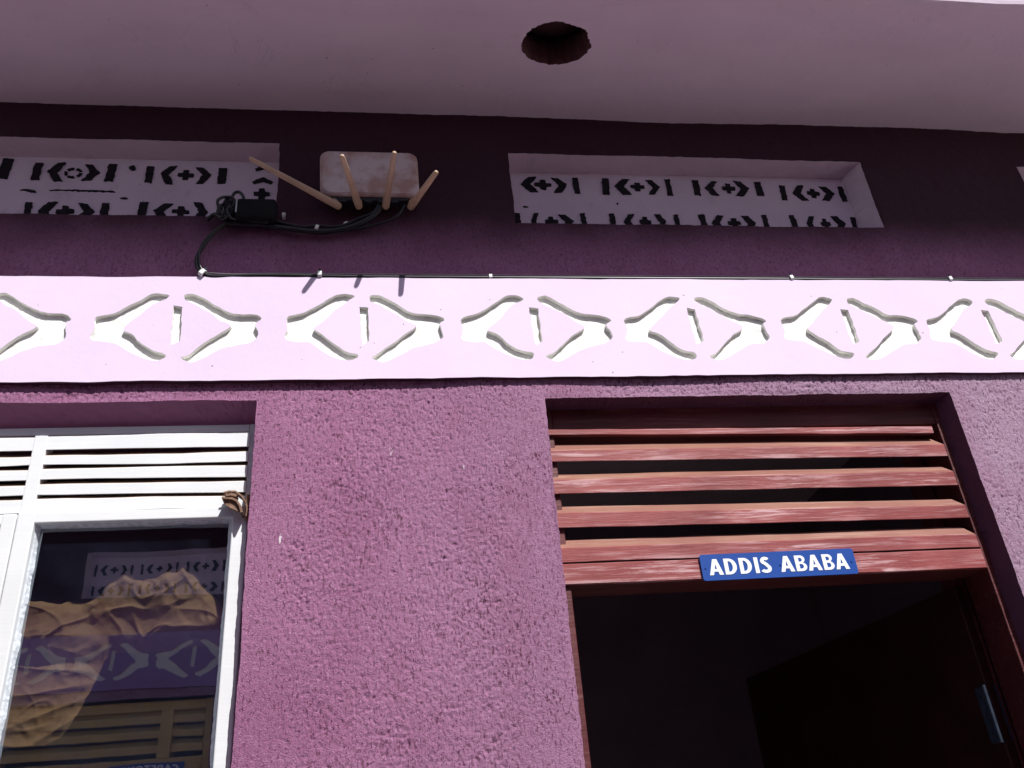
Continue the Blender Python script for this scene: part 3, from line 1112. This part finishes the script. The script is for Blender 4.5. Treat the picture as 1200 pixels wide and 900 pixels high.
def casement(x0, x1, zt, zb_, y0, st_l, st_r, label=None):
    m = MB()
    d = .034
    m.box(x0, x0 + st_l, y0, y0 + d, zb_, zt, 0, .0028)
    m.box(x1 - st_r, x1, y0, y0 + d, zb_, zt, 0, .0028)
    m.box(x0 + st_l - .001, x1 - st_r + .001, y0 + .001, y0 + d - .001, zt - .0245, zt - .0005, 0, .0022)
    m.box(x0 + st_l - .001, x1 - st_r + .001, y0 + .001, y0 + d - .001, zb_, zb_ + .05, 0, .0022)
    o = m.build("casement", M['white'], win)
    g = MB()
    gx0, gx1, gz0, gz1 = x0 + st_l, x1 - st_r, zb_ + .05, zt - .0245
    g.box(gx0 - .003, gx1 + .003, y0 + .0305, y0 + .0335, gz0 - .003, gz1 + .003)
    # rough bevelled putty round the pane
    p = MB()
    rnd = random.Random(int(x0 * 100))
    def run(A, B, inn, base_w=.0035):
        A = Vector(A); B = Vector(B); inn = Vector(inn)
        n = max(6, int((B - A).length / .006))
        V = []; F = []
        for i in range(n + 1):
            q = A.lerp(B, i / n)
            wdt = base_w + float(vn(i * .18, 0, int(abs(A.x) * 1000) % 97)) * .0035 + float(vn(i * .9, 0, 7)) * .0014
            V += [q + Vector((0, -.016, 0)), q + inn * wdt * .45 + Vector((0, -.012, 0)), q + inn * wdt + Vector((0, -.0002, 0))]
        for i in range(n):
            F += [(i * 3, i * 3 + 3, i * 3 + 4, i * 3 + 1), (i * 3 + 1, i * 3 + 4, i * 3 + 5, i * 3 + 2)]
        p.add(V, F)
    yy = y0 + .0303
    run((gx0, yy, gz0), (gx0, yy, gz1), (1, 0, 0)); run((gx1, yy, gz0), (gx1, yy, gz1), (-1, 0, 0), .0085); run((gx0, yy, gz1), (gx1, yy, gz1), (0, 0, -.8))
    run((gx0, yy, gz0), (gx1, yy, gz0), (0, 0, 1))
    p.build("putty", M['putty'], win)
    g.build("pane", M['glass'], win)
    return o


casement(-.7920, -.3085, 2.3500, 1.02, .034, .0365, .0335)
casement(-1.262, -.7950, 2.3495, 1.02, .038, .0435, .030)
# bent rusty hinge at the top right of the casement
hm = MB()


def strap(c, th, y0, y1):
    P = thick(c, th)
    hm.prism(P, (1, 0, 0), (0, 0, 1), ((0, y0, 0), (0, y1 - y0, 0)))


strap([(-.362, 2.3745), (-.350, 2.3775), (-.336, 2.3770), (-.322, 2.366), (-.311, 2.350), (-.3075, 2.332), (-.3085, 2.318)], .0035, .012, .036)
strap([(-.3615, 2.3585), (-.352, 2.3560), (-.340, 2.3555), (-.329, 2.349), (-.321, 2.336), (-.3175, 2.322)], .0045, .000, .0335)
strap([(-.355, 2.3665), (-.343, 2.3675), (-.332, 2.3640)], .006, .006, .032)
hm.prism([(-.360, 2.357), (-.338, 2.3545), (-.326, 2.345), (-.318, 2.330), (-.322, 2.325), (-.337, 2.332), (-.352, 2.341)], (1, 0, 0), (0, 0, 1), ((0, .006, 0), (0, .004, 0)))
hm.tube([(-.309, .026, 2.312), (-.309, .026, 2.372)], .0055, 10)
hb = hm.build("bent_hinge", M['rust'], win)
hb['label'] = "bent rusty hinge at the corner of the white casement"

# ================================================================== CURTAIN behind the pane
def curtain():
    nx, nz = 170, 240
    xs = np.linspace(-.87, -.336, nx)
    top_p = [(-.87, 2.190), (-.717, 2.182), (-.66, 2.180), (-.633, 2.195), (-.61, 2.223), (-.576, 2.237), (-.555, 2.226), (-.538, 2.219), (-.495, 2.232), (-.469, 2.245), (-.451, 2.252), (-.44, 2.236), (-.426, 2.229), (-.401, 2.197), (-.369, 2.155), (-.336, 2.12)]
    bot_p = [(-.87, 1.905), (-.76, 1.890), (-.70, 1.888), (-.665, 1.902), (-.645, 1.930), (-.630, 1.965), (-.618, 1.995), (-.606, 2.04), (-.595, 2.072), (-.5, 2.068), (-.42, 2.074), (-.336, 2.068)]
    top = np.interp(xs, *zip(*top_p)); bot = np.interp(xs, *zip(*bot_p))
    top = top + (vn(xs * 45, xs * 0, 3) - .5) * .007
    V = []
    for j in range(nz):
        t = j / (nz - 1)
        z = bot + (top - bot) * (t ** .7)
        up_ = np.clip((z - 2.05) / .05, 0, 1)
        y = .150 - up_ * .028 + (vn(xs * 6 + z * 4, z * 6 - xs * 3, 4) - .5) * .030
        # long folds of the hanging part, fanning from the knot
        ang = np.arctan2(z - 2.02, xs + .52)
        ph = ang * 13 + vn(xs * 7, z * 7, 8) * 3
        fold = (1 - np.abs(np.sin(ph))) ** 1.6
        y = y - fold * (.010 + .006 * vn(xs * 5, z * 5, 12)) * (.55 * (1 - up_) + .05)
        # big soft swags of the bunched part, a few creases across them
        ph2 = (z * 1.0 - xs * .42) * 30 + vn(xs * 7, z * 7, 18) * 5.0
        y = y - .015 * (.5 + .5 * np.sin(ph2)) * up_
        ph3 = (z * .55 + xs * .85) * 22 + vn(xs * 6, z * 6, 28) * 5
        y = y - .011 * (.5 + .5 * np.sin(ph3)) * up_
        ph4 = (z * .8 + xs * .5) * 34 + vn(xs * 8, z * 8, 38) * 6
        y = y - .006 * (1 - np.abs(np.sin(ph4))) ** 4 * up_
        cr_ = 1 - np.abs(2 * vn(xs * 26 + z * 14, z * 22 - xs * 9, 51) - 1)
        cr2 = 1 - np.abs(2 * vn(xs * 15 - z * 18, z * 17 + xs * 7, 53) - 1)
        y = y - (np.clip(cr_ - .72, 0, 1) * .020 + np.clip(cr2 - .75, 0, 1) * .028) * (.35 + .65 * up_)
        y = y + (vn(xs * 60, z * 60, 33) - .5) * .0020
        e = np.clip((top - z) / .035, 0, 1)
        y = y + (1 - e) ** 2 * .035
        bb = np.clip((z - bot) / .03, 0, 1)
        y = y + (1 - bb) ** 2 * .03 * (xs > -.60)
        y = np.maximum(y, .0735)
        V.append(np.stack([xs, y, z], 1))
    V = np.concatenate(V)
    F = [(j * nx + i, j * nx + i + 1, (j + 1) * nx + i + 1, (j + 1) * nx + i) for j in range(nz - 1) for i in range(nx - 1)]
    o = link("curtain", V, F, M['cloth'], None, True)
    tag(o, "bunched ochre curtain cloth hanging behind the right window pane", "curtain")


curtain()

# ================================================================== SIGN over the door
def rounded(w, h, r, n=6):
    P = []
    for cx, cy, a0 in ((w / 2 - r, h / 2 - r, 0), (-w / 2 + r, h / 2 - r, 90), (-w / 2 + r, -h / 2 + r, 180), (w / 2 - r, -h / 2 + r, 270)):
        for k in range(n + 1):
            a = math.radians(a0 + 90 * k / n)
            P.append((cx + r * math.cos(a), cy + r * math.sin(a)))
    return P


def arc(cx, cy, rx_, ry_, a0, a1, n=10):
    return [(cx + rx_ * math.cos(math.radians(a0 + (a1 - a0) * i / n)), cy + ry_ * math.sin(math.radians(a0 + (a1 - a0) * i / n))) for i in range(n + 1)]


def s_curve():
    c = arc(.285, .765, .150, .145, 25, 175, 10) + arc(.30, .74, .165, .13, 185, 235, 4) + [(.33, .52)] + arc(.27, .285, .19, .17, 50, -10, 5) + arc(.26, .235, .195, .15, -15, -160, 10)
    return c


# bold humanist capitals: (outlines with holes by even-odd, advance width), cap height 1
GL = {
    'A': ([[(0, 0), (.255, 1), (.475, 1), (.73, 0), (.515, 0), (.465, .21), (.255, .21), (.205, 0)], [(.30, .375), (.422, .375), (.362, .70)]], .74),
    'D': ([[(.06, 0), (.06, 1)] + arc(.30, .5, .40, .5, 90, -90, 16), [(.265, .165), (.265, .835)] + arc(.30, .5, .19, .335, 90, -90, 12)], .76),
    'I': ([[(.07, 0), (.07, 1), (.275, 1), (.275, 0)]], .345),
    'S': ([thick(s_curve(), .195)], .55),
    'B': ([[(.06, 0), (.06, 1)] + arc(.36, .755, .235, .245, 90, -62, 10) + arc(.37, .275, .275, .275, 68, -90, 12), [(.26, .60), (.26, .845)] + arc(.34, .722, .105, .122, 90, -90, 8), [(.26, .155), (.26, .45)] + arc(.36, .303, .115, .147, 90, -90, 8)], .68),
    'C': ([thick(arc(.45, .5, .325, .405, 62, 298, 20), .20)], .66),
    'P': ([[(.06, 0), (.06, 1)] + arc(.34, .675, .285, .325, 90, -90, 12) + [(.265, .35), (.265, 0)], [(.265, .505), (.265, .845)] + arc(.33, .675, .105, .17, 90, -90, 8)], .64),
    'E': ([[(.06, 0), (.06, 1), (.52, 1), (.52, .83), (.265, .83), (.265, .60), (.50, .60), (.50, .43), (.265, .43), (.265, .17), (.52, .17), (.52, 0)]], .57),
    'T': ([[(.20, 0), (.20, .83), (.01, .83), (.01, 1), (.60, 1), (.60, .83), (.405, .83), (.405, 0)]], .61),
    'O': ([arc(.43, .5, .40, .51, 0, 345, 23), arc(.43, .5, .19, .34, 0, 345, 23)], .86),
    'W': ([[(.0, 1), (.215, 1), (.31, .40), (.43, 1), (.62, 1), (.74, .40), (.835, 1), (1.05, 1), (.85, 0), (.64, 0), (.525, .60), (.41, 0), (.20, 0)]], 1.05),
    'N': ([[(.06, 0), (.06, 1), (.32, 1), (.60, .34), (.60, 1), (.79, 1), (.79, 0), (.535, 0), (.25, .68), (.25, 0)]], .85),
}


def glyph(loops, sx, sz, th):
    """loops -> solid letter; even-odd holes"""
    vs = []; es = []
    for lp in loops:
        b = len(vs)
        vs += [Vector(p) for p in lp]
        es += [(b + i, b + (i + 1) % len(lp)) for i in range(len(lp))]
    r = delaunay_2d_cdt(vs, es, [], 0, 1e-6)
    F = []
    for f in r[2]:
        c = sum((r[0][i] for i in f), Vector((0, 0))) / 3
        if sum(inside(c, lp) for lp in loops) % 2:
            a, b_, d = [r[0][i] for i in f[:3]]
            F.append(tuple(f) if (b_ - a).cross(d - a) > 0 else tuple(f[::-1]))
    V = [(v.x * sx, -th, v.y * sz) for v in r[0]]
    for lp in loops:
        b = len(V); n = len(lp)
        V += [(x * sx, -th, z * sz) for x, z in lp] + [(x * sx, 0, z * sz) for x, z in lp]
        F += [(b + i, b + n + i, b + n + (i + 1) % n, b + (i + 1) % n) for i in range(n)]
    return V, F


def text_mesh(body, height, parent, mat, width):
    adv = []
    x = 0
    for ch in body:
        if ch == ' ':
            x += .46; continue
        adv.append((ch, x)); x += GL[ch][1] + .025
    tot = x
    sx = width / tot
    for ch, px_ in adv:
        V, F = glyph(GL[ch][0], sx, height, .0008)
        o = link("letter", V, F, mat, parent)
        o.location = (px_ * sx - width / 2, -.0045, -height / 2)


def sign(name, body, w_, h_, loc, rot, label, tw, th, screws=True):
    r = empty(name, loc)
    r.rotation_euler = rot
    tag(r, label, "sign")
    m = MB()
    m.prism(rounded(w_, h_, .006), (1, 0, 0), (0, 0, 1), ((0, -.0045, 0), (0, .0045, 0)))
    m.build("sign_plate", M['sign'], r)
    text_mesh(body, th, r, M['signwhite'], tw)
    if screws:
        for x in (-w_ / 2 + .010, .002, w_ / 2 - .010):
            s = MB()
            s.tube([(x, -.0045, -.001), (x, -.0062, -.001)], .0022, 10)
            s.build("screw", M['sign'], r)
    return r


sign("door_sign", "ADDIS ABABA", .377, .0615, (.898, .0385, 2.1662), (math.radians(0), math.radians(-.25), 0),
     "blue sign with white letters ADDIS ABABA on the red bar over the doorway", .343, .0375)

# ================================================================== ROUTER
router = empty("wifi_router", (-.04, -.02, 3.20))
tag(router, "dusty grey router with four antennas fixed to the wall under the eave", "router")
m = MB()
def wpt(x, y, z):
    return (x + .04, y + .02, z - 3.20)
import bmesh
bm = bmesh.new()
# rounded face outline, front slightly smaller
fr_out = []
x_l, x_r, zb2, zt2 = -.170, .092, 3.186, 3.338
Pr = rounded(x_r - x_l, zt2 - zb2, .024, 7)
cxr, czr = (x_l + x_r) / 2, (zb2 + zt2) / 2
rings = [(-.016, .985), (-.020, 1.0), (-.050, 1.0), (-.0565, .992), (-.0595, .972), (-.0605, .94)]
V = []; F = []
k = len(Pr)
for y, s in rings:
    for a, b in Pr:
        sh = -.004 * (b / (zt2 - zb2))     # the sides lean a little
        V.append(wpt(cxr + a * s + sh, y, czr + b * s))
for q in range(len(rings) - 1):
    for i in range(k):
        j = (i + 1) % k
        F.append((q * k + i, q * k + j, (q + 1) * k + j, (q + 1) * k + i))
F.append(tuple(range(k))); F.append(tuple(range((len(rings) - 1) * k, len(rings) * k))[::-1])
body = link("router_body", V, F, M['router'], router, True)
for p_ in body.data.polygons:
    if len(p_.vertices) > 4: p_.use_smooth = False
bm.free()
pm = MB()
pm.box(*[a + .04 for a in (x_l + .03, x_r - .03)], -.028, .002, -.0235, -.0125, 0, .002)
pm.build("port_panel", M['port'], router)
for i in range(5):
    q = MB()
    xx_ = x_l + .052 + i * .034
    q.box(xx_ + .04, xx_ + .058, -.026, -.010, -.028, -.0232)
    q.build("port", M['port'], router)
wl = [(-.146, 3.172), (-.073, 3.167), (.003, 3.168), (.068, 3.168)]
bases = [(-.120, -.040, 3.160), (-.067, -.040, 3.160), (.003, -.040, 3.161), (.069, -.040, 3.161)]
tips = [(-.342, -.130, 3.238), (-.1035, -.217, 3.171), (.0265, -.216, 3.187), (.131, -.200, 3.139)]
for i, (b, t) in enumerate(zip(bases, tips)):
    b = Vector(wpt(*b)); t = Vector(wpt(*t))
    kn = MB()
    up_ = b + Vector((-.012 if i == 0 else (.004 if i == 3 else 0), .0, .022))
    kn.tube([up_, b + (t - b) * .02], [.008, .0095], 12)
    kn.build("antenna_knuckle", M['antenna'], router, True)
    am = MB()
    d = t - b
    pts = []; rr = []
    for u, r_ in ((-.03, .004), (-.02, .0080), (0, .0100), (.1, .0102), (.35, .0086), (.7, .0074), (.95, .0064), (.985, .0058), (1.0, .0036)):
        pts.append(b + d * u); rr.append(r_)
    am.tube(pts, rr, 14)
    am.build("antenna", M['antenna'], router, True)

# ================================================================== CABLES
pc = MB()
main = spline([(-.010, -.034, 3.166), (-.030, -.026, 3.140), (-.085, -.020, 3.108), (-.160, -.017, 3.092), (-.235, -.016, 3.100), (-.330, -.018, 3.112), (-.405, -.020, 3.112)], 9)
pc.tube(main, .0075, 10)
pc.tube([p + Vector((0, -.004, .012 + .004 * math.sin(i * .5))) for i, p in enumerate(main)], .0042, 8)
pc.tube(spline([(.055, -.036, 3.172), (.03, -.03, 3.135), (-.03, -.022, 3.112), (-.10, -.016, 3.100), (-.18, -.014, 3.098), (-.28, -.014, 3.118), (-.35, -.016, 3.13)], 9), .0036, 8)
o = pc.build("router_cables", M['black'], None, True)
tag(o, "thick bundle of black cables running left from the router's underside", "cable")
dn = MB()
dn.tube(spline([(-.400, -.020, 3.118), (-.430, -.018, 3.090), (-.456, -.016, 3.045), (-.470, -.015, 3.005), (-.466, -.014, 2.975), (-.450, -.013, 2.957), (-.425, -.012, 2.9495), (-.38, -.011, 2.9515), (-.32, -.0105, 2.9545), (-.23, -.0105, 2.9545), (-.165, -.0105, 2.953), (0, -.010, 2.9515), (.27, -.010, 2.951), (.7, -.010, 2.9505), (1.1, -.010, 2.9505), (1.57, -.010, 2.9495), (2.1, -.010, 2.95), (3.2, -.010, 2.95)], 10), .0050, 10)
dn.tube(spline([(-.402, -.026, 3.112), (-.436, -.024, 3.082), (-.462, -.021, 3.035), (-.4615, -.020, 2.985), (-.449, -.018, 2.958)], 8), .0034, 8)
o = dn.build("wall_cable", M['black'], None, True)
tag(o, "thin black cable looping down and along the top edge of the frieze", "cable")
gw = MB()  # strand added to stand for the black cable's sunlit top edge
gw.tube(spline([(-.445, -.010, 2.962), (-.38, -.009, 2.960), (-.28, -.009, 2.9625), (-.165, -.009, 2.9625), (.27, -.008, 2.9615), (1.1, -.008, 2.961), (1.57, -.008, 2.960), (3.2, -.008, 2.960)], 8), .0014, 8)
o = gw.build("grey_wire", M['greywire'], None, True)
tag(o, "thin grey wire running just above the black cable on the frieze", "wire")

# power adapter and tangle
pa = empty("power_adapter", (-.33, -.03, 3.145))
tag(pa, "black power adapter in the corner of the left niche", "power adapter")
m = MB(); m.box(-.052, .052, -.022, .022, -.034, .030, 0, .010); m.build("adapter_body", M['blackp'], pa, True)
m = MB(); m.box(-.082, -.053, -.016, .014, -.026, .022, 0, .006); m.build("plug", M['blackp'], pa, True)
m = MB(); m.box(-.0500, -.0462, -.0232, -.0215, -.02, .02); m.build("adapter_mark", M['greywire'], pa)
tg = MB()
rnd = random.Random(4)
for i in range(5):
    cx_, cz_ = -.395 + rnd.uniform(-.014, .012), 3.150 + rnd.uniform(-.018, .012)
    P = []
    a0 = rnd.uniform(0, 6.28)
    for k_ in range(9):
        a = a0 + k_ * .9
        P.append((cx_ + math.cos(a) * rnd.uniform(.012, .024), -.034 + rnd.uniform(-.014, .012), cz_ + math.sin(a) * rnd.uniform(.018, .032)))
    tg.tube(spline(P, 7), rnd.uniform(.003, .0044), 8)
tg.tube(spline([(-.40, -.03, 3.16), (-.392, -.035, 3.198), (-.378, -.036, 3.206), (-.366, -.034, 3.190), (-.37, -.03, 3.165)], 7), .0042, 8)
tg.tube(spline([(-.455, -.02, 3.122), (-.435, -.03, 3.135), (-.415, -.035, 3.120), (-.40, -.03, 3.138), (-.36, -.03, 3.118), (-.30, -.03, 3.11)], 7), .005, 8)
o = tg.build("cable_tangle", M['black'], None, True)
tag(o, "knotted loops of black cable beside the power adapter at the niche corner", "cable")

# cable clips: a saddle and its nail
def clip(x, z, y, label, rot=0, s=1.0, grp=True):
    r = empty("cable_clip", (x, y, z))
    r.rotation_euler = (0, rot, 0)
    tag(r, label, "cable clip", "cable clips on the wall")
    m = MB()
    P = [(-.0085, 0), (-.0085, .010), (-.005, .0145), (.005, .0145), (.0085, .010), (.0085, 0), (.0055, 0), (.0055, .008), (.003, .0108), (-.003, .0108), (-.0055, .008), (-.0055, 0)]
    P = [(a * s, b * s) for a, b in P]
    m.prism(P, (0, 0, 1), (0, -1, 0), ((-.0045 * s, 0, 0), (.009 * s, 0, 0)))
    m.build("clip_saddle", M['clip'], r)
    n_ = MB()
    n_.tube([(0, 0, .0105 * s), (0, -.0105 * s, .0105 * s), (0, -.0108 * s, .0105 * s), (0, -.0125 * s, .0105 * s)], [.001 * s, .001 * s, .0027 * s, .0027 * s], 8)
    n_.build("nail", M['steel'], r)


clip(-.452, 2.957, -.006, "white clip where the black cable bends onto the frieze, leftmost of the row", math.radians(38), 1.25)
clip(-.165, 2.957, -.004, "white clip on the frieze cable directly below the router's left side", 0, 1.15)
clip(.272, 2.954, -.004, "white clip on the frieze cable below the gap between router and right niche", 0, .9)
clip(1.100, 2.954, -.004, "white clip on the frieze cable below the right end of the right niche", math.radians(-12), 1.0)
clip(1.570, 2.953, -.004, "white clip on the frieze cable nearest the picture's right edge", math.radians(-8), 1.0)
clip(-.263, 3.150, -.004, "small clip on the dark wall between power adapter and router", 0, .95)
clip(-.175, 3.103, -.014, "small clip on the thick cable bundle left below the router", math.radians(20), .9)
clip(-.100, 3.118, -.012, "small clip on the cables directly beneath the router body", math.radians(60), .85)

# ================================================================== OPPOSITE BUILDING (seen in the pane)
opp = empty("single_storey_building", (0, -3.11, 0), math.pi)
tag(opp, "building across the courtyard with matching frieze, reflected in the window pane", "building")
OX0, OX1 = -5.0, 5.0
OD = (.93, 2.02, 0, 2.60)
flat = lambda X, Z: (vn(X * 40, Z * 40, 3) - .5) * .002
grid_wall("lower_wall", [OX0, OD[0], OD[1], OX1], [0, OD[3], 2.66], lambda q: .05, lambda q: .05, [OD], flat, M['purple'], opp, 0, 500)
ON1 = (.60, 1.685, 3.153, 3.418)
ON2 = (-1.1, -.02, 3.153, 3.418)
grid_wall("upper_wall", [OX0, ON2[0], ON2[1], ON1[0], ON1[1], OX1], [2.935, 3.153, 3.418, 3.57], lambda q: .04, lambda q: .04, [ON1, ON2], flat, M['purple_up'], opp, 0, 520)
frieze(opp, -3.4, 3.4, [(1.052 + .4225 * i, 2.80, False) for i in range(-9, 6)], seed=2, jit=.002, paint='violet')
for a_, b_ in ((OX0, -3.3995), (3.3995, OX1)):
    m = MB(); m.box(a_, b_, -.014, .02, 2.648, 2.946); m.build("frieze_end", M['violet'], opp)


def opp_marks(xs_):
    out = []
    for x in xs_:
        for z in (3.335, 3.215):
            out += [('bar', x - .098, z, .013, .06), ('(', x - .054, z, .034, .058), ('+', x, z, .038, .034), (')', x + .054, z, .034, .058), ('bar', x + .098, z, .013, .06)]
    return out


niche(opp, *ON1, .065, (.01, .01, .01), opp_marks((1.553, 1.300, 1.045, .79)), 520)
niche(opp, *ON2, .065, (.01, .01, .01), opp_marks((-.15, -.41, -.67, -.93)), 530)
eave(opp, OX0, OX1, .45, 3.547, .13, None, 3.2)
m = MB()
m.box(OD[0], OD[0] + .045, .05, .14, 0, 2.595, 0, .002); m.box(OD[1] - .045, OD[1], .05, .14, 0, 2.595, 0, .002)
m.box(OD[0] + .046, OD[1] - .046, .052, .14, 2.545, 2.592, 0, .002)
m.box(OD[0] + .046, OD[1] - .046, .045, .14, 2.245, 2.305, 0, .002)
m.box(1.137, 1.200, .035, .14, 2.306, 2.544, 0, .002)
od = m.build("door_frame", M['tan'], opp)
for i in range(3):
    z = 2.33 + i * .075
    for a, b in ((OD[0] + .046, 1.136), (1.201, OD[1] - .046)):
        slat("louvre_slat", a, b, (z, z + .038), (z, z + .038), .045, .042, .030, 0, [M['tan'], M['tan']], od, 200 + i)
m = MB(); m.box(OD[0] + .05, OD[1] - .05, .10, .135, .02, 2.243, 0, .003); m.build("door_leaf", M['leaf'], opp)
m = MB()
m.box(OX0, OX1, 3.0, 3.1, 0, 3.56); m.box(OX0, OX0 + .1, .02, 3.0, 0, 3.56); m.box(OX1 - .1, OX1, .02, 3.0, 0, 3.56)
m.box(OX0, OD[0], .235, .245, 0, 3.56); m.box(OD[1], OX1, .235, .245, 0, 3.56); m.box(OD[0], OD[1], .235, .245, 2.604, 3.56)
m.box(OX0, OX1, .3, .32, 0, 3.5)
m.build("room_wall", M['room'], opp)
s2 = sign("door_sign", "CAPETOWN", .37, .060, (-1.243, -3.11 - -.0, 2.274), (0, 0, math.pi),
          "blue sign with white letters CAPETOWN on the opposite door, mirrored in the pane", .32, .037)
s2.location = (-1.243, -3.11 - .038, 2.252)

# ================================================================== GROUND
g = link("courtyard_ground", [(-200, -200, 0), (200, -200, 0), (200, 200, 0), (-200, 200, 0)], [(0, 1, 2, 3)], M['ground'])
g.location.z = -.03
tag(g, kind="structure")
g2 = MB(); g2.box(-5, 5.2, -3.11, 0.0, -.026, .012)
o = g2.build("courtyard_paving", M['ground'])
tag(o, kind="structure")
